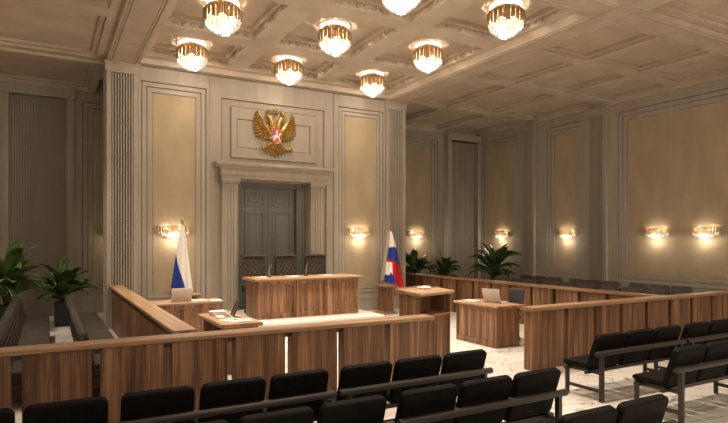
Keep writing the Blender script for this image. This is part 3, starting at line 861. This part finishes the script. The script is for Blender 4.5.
jc = judge_chair('high tufted black leather chair, left of the three at the judges bench', (4.47, 13.13, .25))
dup(jc, 'high tufted black leather chair, middle of the three at the judges bench', (5.33, 13.13, .25), .06)
dup(jc, 'high tufted black leather chair, right of the three at the judges bench', (6.12, 13.13, .25), -.04)
def microphone(label, loc, rz, h=.31):
    R = thing('gooseneck_microphone', label, 'microphone', loc, rz, 'gooseneck microphones')
    m = MB(); m.lathe([(0, 0), (.05, 0), (.05, .015), (.02, .025), (0, .025)], n=16); m.build('base', BLACK, R)
    m = MB(); m.tube([(0, 0, .02), (0, .0, h*.6), (-.03, -.04, h*.85), (-.09, -.10, h)], .008, 8); m.build('gooseneck', SILVER, R)
    m = MB(); m.tube([(-.09, -.10, h), (-.13, -.14, h+.015)], [.012, .013], 8); m.build('microphone_head', BLACK, R)
    return R
mc = microphone('gooseneck microphone on the judges bench between left and middle chair', (4.50, 12.42, 1.15), .9)
dup(mc, 'gooseneck microphone on the judges bench before the middle chair', (5.44, 12.45, 1.15), .6)
def sheet(label, loc, rz, w=.21, l=.30, th=.004, lines=True, group='papers on the desks', cat='paper'):
    R = thing('paper_sheet', label, cat, loc, rz, group)
    m = MB(); m.box(-w/2, w/2, -l/2, l/2, 0, th); m.build('page', PAPER, R)
    if lines:
        m = MB()
        for k in range(7): m.box(-w*.36, w*(.36-.1*((k*3) % 4 == 1)), l*.36-k*l*.10, l*.36-k*l*.10+.008, th, th+.0006)
        m.build('print', INK, R)
    return R
sheet('paper sheet on the left end of the judges bench', (4.30, 12.40, 1.15), .1, .21, .30, .012)
sheet('paper sheet in the middle of the judges bench', (5.05, 12.35, 1.15), -.15, .26, .30, .012)
sheet('paper sheet at the right chair on the judges bench', (5.95, 12.38, 1.15), .05, .24, .30, .012)

# ------------------------------------------------------------------ flags
def pedestal(label, loc):
    R = thing('flag_pedestal', label, 'pedestal', loc, 0, 'wooden flag pedestals')
    m = MB(); m.box(-.23, .23, -.23, .23, 0, .055); m.box(-.20, .20, -.20, .20, .055, .085); m.build('base', WOOD_X, R, bevel=.012)
    m = MB(); m.box(-.155, .155, -.155, .155, .085, .725); m.build('shaft', WOOD_Z, R, bevel=.006)
    m = MB(); m.box(-.195, .195, -.195, .195, .725, .745); m.box(-.225, .225, -.225, .225, .745, .785); m.build('top', WOOD_X, R, bevel=.008)
    return R
pd = pedestal('walnut pedestal holding the upright flag right of the judges bench', (8.10, 13.10, 0))
dup(pd, 'walnut pedestal behind the left desk laptop under the furled flag', (2.86, 13.15, 0))
def pole(R, h):
    m = MB(); m.cyl((0, 0, 0), (0, 0, h), .016, .014, 10); m.build('pole', GOLD, R)
    m = MB(); m.lathe([(0, 0), (.03, 0), (.034, .012), (.016, .03), (.022, .05), (.03, .075), (.02, .11), (.006, .16), (0, .175)], (0, 0, h), 14); m.build('finial', GOLD, R, smooth=True)
def flag_left():
    R = thing('furled_flag', 'furled white, blue and red flag on a pole behind the silver laptop', 'flag', (2.84, 13.15, .788), 0, 'tricolour flags')
    R.rotation_euler = (0, -.085, 0)
    pole(R, 1.58)
    zt = 1.53
    def fn(u, v):
        # hangs as a cone: the right edge follows the pole, the left falls away
        z = zt - v*1.50
        wl = .025 + .40*(v**.85); wr = .02 + .075*v
        x = -wl + (wl+wr)*u
        y = -.03 - .14*v*math.sin(PI*u)**.8 - .030*v*math.sin(u*15+v*2.0)
        return (x, y, z)
    def mf(u, v):
        b1 = .0 if v < .42 else .02+.70*((v-.42)/.58)**.85       # blue grows from the left edge
        b2 = 0 if v < .86 else .16*((v-.86)/.14)
        return 2 if u < b2 else (1 if u < b1 else 0)
    m = MB(); m.grid(56, 64, fn, mfn=mf); m.build('flag_cloth', [F_WHITE, F_BLUE, F_RED], R, smooth=True, solid=.006)
flag_left()
def flag_right():
    R = thing('hanging_flag', 'hanging white, blue and red flag on its walnut pedestal right of the bench', 'flag', (8.16, 13.10, .788), 0, 'tricolour flags')
    R.rotation_euler = (0, .045, 0)
    pole(R, 1.52)
    # in front fold: falls from the pole tip toward the right; stripes cross it at a slant
    def fn(u, v):
        z = 1.46 - v*1.38 - .28*u*u*v
        xl = -.02 - .14*v + .02*math.sin(v*6)
        xr = .03 + .50*v**.85
        x = xl + (xr-xl)*u
        y = -.05 - .13*v**.6*math.sin(PI*u) - .045*v*math.sin(u*13+v*2.4)
        return (x, y, z)
    def mf(u, v):
        a = v - .18*(1-u)                      # slanted coordinate down the cloth
        if v > .60 and u < .62 - .25*(v-.6)/.4 + 0*u:
            # inner fold shows the stripes again
            q = v - .60 - .62*u
            if q < .02: return 2 if u > .34 else 0
            if u < .20 + .55*(.92-v) and v < .86: return 0
            return 1
        if a < .14+.12*u: return 0
        if a < .36+.22*u: return 1
        return 2
    m = MB(); m.grid(56, 70, fn, mfn=mf); m.build('flag_cloth', [F_WHITE, F_BLUE, F_RED], R, smooth=True, solid=.006)
    def fb(u, v):
        z = 1.44 - v*1.32
        x = -.012 - .20*v**.9 + (.20*v**.9+.03)*u
        return (x, .03+.05*v*math.sin(PI*u)+.012*math.sin(u*9), z)
    m = MB(); m.grid(14, 40, fb); o = m.build('flag_lining', F_CREAM, R, smooth=True, solid=.006); o['label'] = 'cream fold behind the pole'
flag_right()

# ------------------------------------------------------------------ desks
def desk_left():
    R = thing('clerk_desk', 'walnut desk with a silver laptop standing before the furled flag', 'desk', (1.70, 11.36, 0))
    W, D, H = 1.40, .56, .78
    m = MB(); m.box(0, W, 0, .03, 0, H-.05)
    T = lambda u, v, d: (u, -d, v)
    for a, b in ((0, .70), (.70, W)): ring(m, T, (a+.003, b-.003, 0, H-.05), (a+.05, b-.05, .10, H-.13), 0, .02)
    m.build('front_panel', WOOD_Z, R, bevel=.003, seg=1)
    for x in (0, W-.03):
        m = MB(); m.box(x, x+.03, .03, D, 0, H-.05); m.build('side_panel', WOOD_Z, R)
    m = MB(); m.prism([(-.055, H-.03), (-.035, H-.05), (D+.03, H-.05), (D+.03, H), (-.045, H), (-.055, H-.01)], 'x', -.05, W+.05); m.build('desk_top', WOOD_X, R)
desk_left()
def desk_small():
    R = thing('clerk_table', 'small walnut table with open knee space holding the black screened laptop', 'desk', (2.265, 8.22, 0))
    W, D, H = .58, 1.42, .76
    for y in (.06, D-.09):
        m = MB(); m.box(.04, W-.02, y, y+.03, 0, H-.055); m.build('end_panel', WOOD_Z, R)
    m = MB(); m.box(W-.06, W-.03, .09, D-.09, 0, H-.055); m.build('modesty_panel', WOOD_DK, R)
    m = MB(); m.prism([(-.03, H-.025), (-.015, H-.055), (W+.015, H-.055), (W+.03, H-.025), (W+.03, H-.01), (W+.018, H), (-.018, H), (-.03, H-.01)], 'y', -.03, D+.02); m.build('desk_top', WOOD_Y, R)
desk_small()
def desk_right():
    R = thing('counsel_desk', 'walnut desk with panelled long side and silver laptop, before the mesh chair', 'desk', (7.27, 7.84, 0))
    W, D, H = .56, 1.17, .78
    m = MB(); m.box(0, .03, 0, D, 0, H-.05)
    T = lambda u, v, d: (-d, u, v)
    ring(m, T, (0, D, 0, H-.05), (.05, D-.05, .11, H-.11), 0, .022)
    for k in range(1, 4): slab(m, T, (k*D/4-.004, k*D/4+.004, .11, H-.11), 0, .006)
    m.build('front_panel', WOOD_Z, R, bevel=.003, seg=1)
    for y in (0, D-.03):
        m = MB(); m.box(.03, W, y, y+.03, 0, H-.05); m.build('side_panel', WOOD_Z, R)
    m = MB(); m.prism([(-.05, H-.035), (-.03, H-.05), (W+.11, H-.05), (W+.11, H), (-.04, H), (-.05, H-.012)], 'y', -.05, D+.06); m.build('desk_top', WOOD_Y, R)
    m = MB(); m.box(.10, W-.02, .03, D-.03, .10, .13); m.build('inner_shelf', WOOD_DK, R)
desk_right()
def lectern():
    R = thing('speaker_lectern', 'walnut lectern with open shelf standing in the gap of the barrier', 'lectern', (4.93, 7.02, 0), math.radians(17.5))
    W, D, H = .84, .39, 1.165
    for x in (0, W-.045):
        m = MB(); m.box(x, x+.045, 0, D, 0, H-.01); m.build('side_panel', WOOD_Z, R, bevel=.003, seg=1)
    m = MB(); m.box(.045, W-.045, .02, .05, 0, .81); m.build('front_panel', WOOD_Z, R)
    m = MB(); m.box(.045, W-.045, -.015, D-.04, .81, .84); m.build('shelf', WOOD_X, R)
    m = MB(); m.box(.045, W-.045, D-.04, D, 0, H-.02); m.build('back_panel', WOOD_Z, R)
    m = MB(); z = lambda y: H + .10*y
    m.prism([(-.055, z(-.055)+.010), (-.035, z(-.05)-.018), (D+.05, z(D+.05)-.018), (D+.05, z(D+.05)+.030), (-.045, z(-.045)+.030), (-.055, z(-.055)+.020)], 'x', -.03, W+.04); m.build('reading_top', WOOD_X, R)
    m = MB(); m.box(-.02, W+.02, D+.02, D+.05, z(D+.035)+.029, z(D+.035)+.045); m.build('paper_ledge', WOOD_X, R)
lectern()
R = thing('open_folder', 'open white folder lying on the lectern top', 'folder', (5.33, 7.44, 1.2375), math.radians(17.5))
R.rotation_euler = (math.atan(.10), 0, math.radians(17.5))
m = MB(); m.prism([(-.10, .0), (-.09, .016), (0, .003), (.09, .014), (.10, .0)], 'y', -.07, .07); m.build('pages', PAPER, R)
R = thing('gooseneck_microphone', 'low microphone lying bent on the lectern top', 'microphone', (5.56, 7.52, 1.2390), 1.2, 'gooseneck microphones')
m = MB(); m.lathe([(0, 0), (.04, 0), (.04, .014), (0, .02)], n=16); m.build('base', BLACK, R)
m = MB(); m.tube([(0, 0, .015), (-.02, 0, .05), (-.08, .01, .075), (-.15, .02, .07)], .007, 8); m.build('gooseneck', METAL, R)

def laptop(label, loc, rz, lid_out, lid_in, tilt=20, w=.36, d=.25):
    """local: hinge along x at y=0; keyboard toward -y; lid rises at the hinge"""
    R = thing('laptop', label, 'laptop', loc, rz, 'laptops on the desks')
    m = MB(); m.box(-w/2, w/2, -d, 0, 0, .016); m.build('keyboard_deck', SILVER, R, bevel=.004)
    m = MB()
    for r in range(5):
        for c in range(12): m.box(-w*.43+c*w*.072, -w*.43+c*w*.072+w*.058, -d*.48+r*.020, -d*.48+r*.020+.014, .0155, .0175)
    m.build('keys', BLACK, R)
    M = Matrix.Translation((0, .0, .014)) @ Matrix.Rotation(math.radians(-tilt), 4, 'X')
    m = MB(); m.obox(M @ Matrix.Translation((0, .005, d/2)), w, .008, d); lid = m.build('lid', lid_out, R, bevel=.003)
    m = MB(); m.obox(M @ Matrix.Translation((0, -.0005, d/2)), w*.93, .004, d*.88); m.build('screen', lid_in, lid)
    return R
laptop('silver laptop seen from its back on the left desk', (2.36, 11.60, .78), PI, SILVER, SCREEN, 12, .40, .26)
laptop('open laptop with black screen on the small table', (2.63, 9.02, .76), -PI/2-.12, SCREEN, SCREEN, 24, .36, .25)
laptop('silver laptop seen from its back on the right desk', (7.63, 8.36, .78), PI/2+.22, SILVER, SCREEN, 14, .40, .27)
sheet('paper sheets spread at the right end of the left desk', (2.70, 11.66, .78), .2, .30, .26, .008)
sheet('paper sheet near the edge of the left desk, beside the spread sheets', (3.02, 11.50, .78), -.1, .21, .26, .006)
sheet('printed paper sheet in front of the black screened laptop', (2.55, 8.62, .76), .5, .30, .34, .004)
sheet('paper sheet at the near edge of the small table', (2.68, 8.50, .764+.002), -.2, .21, .26, .003)
sheet('paper sheet beside the silver laptop on the right desk', (7.50, 8.84, .78), .3, .21, .30, .01)
# eyeglasses, telephone / tissue box on the small table
R = thing('eyeglasses', 'dark eyeglasses lying on the papers of the small table', 'glasses', (2.56, 8.56, .7705), .6)
m = MB()
for s in (-1, 1):
    m.tube([(s*.035+.026*math.cos(2*PI*k/12), .02*math.sin(2*PI*k/12), .005) for k in range(13)], .003, 6, caps=False); m.tube([(s*.062, 0, .006), (s*.066, .10, .005)], .0025, 6)
m.tube([(-.01, 0, .005), (.01, 0, .005)], .003, 6); m.build('spectacle_frame', BLACK, R)
R = thing('document_box', 'low white document box behind the black screened laptop', 'box', (2.50, 9.38, .76), .15)
m = MB(); m.box(-.12, .12, -.09, .09, 0, .05); m.build('box_body', PAPER, R, bevel=.02, seg=3)
m = MB(); m.box(-.125, .125, -.095, .095, .05, .065); m.build('lid', PAPER, R, bevel=.006)

def mesh_chair():
    R = thing('office_chair', 'grey mesh office chair behind the right desk', 'chair', (8.05, 8.46, 0), PI/2-.10)
    # faces +y locally
    m = MB(); m.box(-.24, .24, -.22, .24, .44, .50); m.build('seat', MESHB, R, bevel=.025, seg=3)
    m = MB()
    m.grid(10, 10, lambda u, v: ((u-.5)*.46, -.27+.05*math.cos(PI*(u-.5))*-1-.06*v+.03, .58+.44*v)); m.build('backrest', MESHB, R, solid=.014, smooth=True)
    m = MB()
    for z in range(9): m.tube([((k/8-.5)*.45, -.262-.05*math.cos(PI*(k/8-.5))-.06*(z/8)*1.0+.03, .60+.05*z) for k in range(9)], .004, 6)
    m.build('mesh_ribs', BLACK, R)
    m = MB(); m.tube([(0, -.10, .44), (0, -.30, .47), (0, -.34, .80)], .018, 8); m.build('back_support', BLACK, R)
    for s in (-1, 1):
        m = MB(); m.tube([(s*.26, -.12, .45), (s*.28, -.12, .66), (s*.28, .14, .66)], .015, 8); m.build('armrest', BLACK, R)
    m = MB(); m.cyl((0, 0, .08), (0, 0, .45), .028); m.build('gas_column', METAL, R)
    m = MB()
    for k in range(5):
        a = 2*PI*k/5+.5; m.tube([(0, 0, .11), (.29*math.cos(a), .29*math.sin(a), .07)], [.028, .016], 8)
    st = m.build('star_base', BLACK, R)
    for k in range(5):
        a = 2*PI*k/5+.5; m = MB(); m.blob((.29*math.cos(a), .29*math.sin(a), .03), .03, .03, .03); m.build('caster', BLACK, R)
mesh_chair()

# ------------------------------------------------------------------ plants
def plant(label, loc, seed, n, L, stem_h, spread, pot_w, pot_h, name='potted_plant'):
    R = thing(name, label, 'plant', loc, 0, 'potted broad leaved plants')
    m = MB()
    a, b = pot_w/2*.86, pot_w/2
    m.prism([(-a, -a), (a, -a), (a, a), (-a, a)], 'z', 0, .02)
    for sx, sy in ((1, 0), (-1, 0), (0, 1), (0, -1)):
        if sx: m.box(min(sx*b, sx*(b-.025)), max(sx*b, sx*(b-.025)), -b, b, .0, pot_h)
        else: m.box(-b+.025, b-.025, min(sy*b, sy*(b-.025)), max(sy*b, sy*(b-.025)), 0, pot_h)
    m.build('planter', POT, R, bevel=.006)
    m = MB(); m.box(-b+.025, b-.025, -b+.025, b-.025, .02, pot_h-.04); m.build('soil', SOIL, R)
    rg = random.Random(seed)
    st = MB(); lf = MB()
    for k in range(n):
        az = 2*PI*(k*.381966) + rg.uniform(-.35, .35)
        f = ((k+.5)/n)                                 # 0 outer/low .. 1 inner/high
        elev0 = math.radians(35 + 45*f + rg.uniform(-14, 14))
        droop = math.radians(118 - 62*f + rg.uniform(-22, 22))
        ln = L*rg.uniform(.78, 1.10); wd = ln*rg.uniform(.150, .205)
        base = Vector((.06*math.cos(az)*(1-f), .06*math.sin(az)*(1-f), pot_h-.05))
        hs = stem_h*(.18+.62*rg.random()*(.4+.6*f)+.20*f)
        d0 = Vector((math.cos(az)*.28*(1-f*.6), math.sin(az)*.28*(1-f*.6), 1)).normalized()
        p = base + d0*hs
        st.tube([base, base+d0*hs*.5, p], [.013, .011, .008], 6)
        side = Vector((-math.sin(az), math.cos(az), 0)); out = Vector((math.cos(az), math.sin(az), 0))
        ns = 10; roll = rg.uniform(-.7, .7)
        path = []; q = p.copy()
        for i in range(ns+1):
            e = elev0 - droop*(i/ns)**1.4
            t = out*math.cos(e)*spread + Vector((0, 0, 1))*math.sin(e); t.normalize()
            nrm = side.cross(t).normalized()
            if nrm.z < 0: nrm = -nrm
            sd = (side*math.cos(roll) + nrm*math.sin(roll)).normalized(); nn = (nrm*math.cos(roll) - side*math.sin(roll)).normalized()
            path.append((q.copy(), sd, nn)); q = q + t*(ln/ns)
        rows = []
        for i, (c, sd, nn) in enumerate(path):
            u = i/ns; w_ = wd*(math.sin(PI*min(1, u**.85*.94+.06))**.8)*(1 if u < .999 else .05)
            if i == ns: w_ = .002
            rows.append([lf.bm.verts.new(c + sd*(w_*s) + nn*(abs(s)**1.3*w_*.22)) for s in (-1, -.5, 0, .5, 1)])
        for r0, r1 in zip(rows, rows[1:]):
            for s in range(4): lf.bm.faces.new([r0[s], r0[s+1], r1[s+1], r1[s]])
    st.build('stems', STEMM, R, smooth=True); lf.build('foliage', LEAF, R, smooth=True, solid=.003, norm=False)
    return R
plant('large broad leaved plant behind the left edge bench row', (-.72, 14.42, 0), 11, 36, .84, .98, 1.15, .42, .60)
plant('broad leaved plant in charcoal planter between the two tufted bench rows', (.36, 15.05, 0), 23, 38, .70, .56, 1.15, .38, .56)
plant('broad leaved plant partly hidden by the fluted pier and flag', (10.98, 15.9, 0), 5, 32, .66, .92, 1.1, .42, .62)
plant('smallest of the plants behind the long side barrier', (12.60, 16.40, 0), 31, 32, .62, .72, 1.15, .40, .55)
plant('tallest plant behind the side barrier, in front of the corner sconce', (13.55, 14.80, 0), 44, 38, .88, .98, 1.15, .44, .62)

# ------------------------------------------------------------------ camera, world, colour
cam = bpy.data.cameras.new('camera'); co = bpy.data.objects.new('camera', cam); COL.objects.link(co)
cam.sensor_width = 36; cam.lens = 562/728*36; cam.shift_y = (240.5-211.5)/728; cam.clip_start = .05
co.location = (0, 0, 2.0); co.rotation_euler = (PI/2, 0, -math.atan((364-46)/562))
scene.camera = co
wd = bpy.data.worlds.new('world'); scene.world = wd; wd.use_nodes = True
wd.node_tree.nodes['Background'].inputs[0].default_value = (1, .85, .68, 1)
wd.node_tree.nodes['Background'].inputs[1].default_value = 0.80
vs = scene.view_settings
vs.view_transform = 'Standard'; vs.look = 'None'; vs.gamma = 1; vs.use_curve_mapping = False; vs.exposure = 0.84
scene.cycles.transparent_max_bounces = 24
scene.cycles.max_bounces = 8; scene.cycles.diffuse_bounces = 5
scene.cycles.sample_clamp_indirect = 4.0
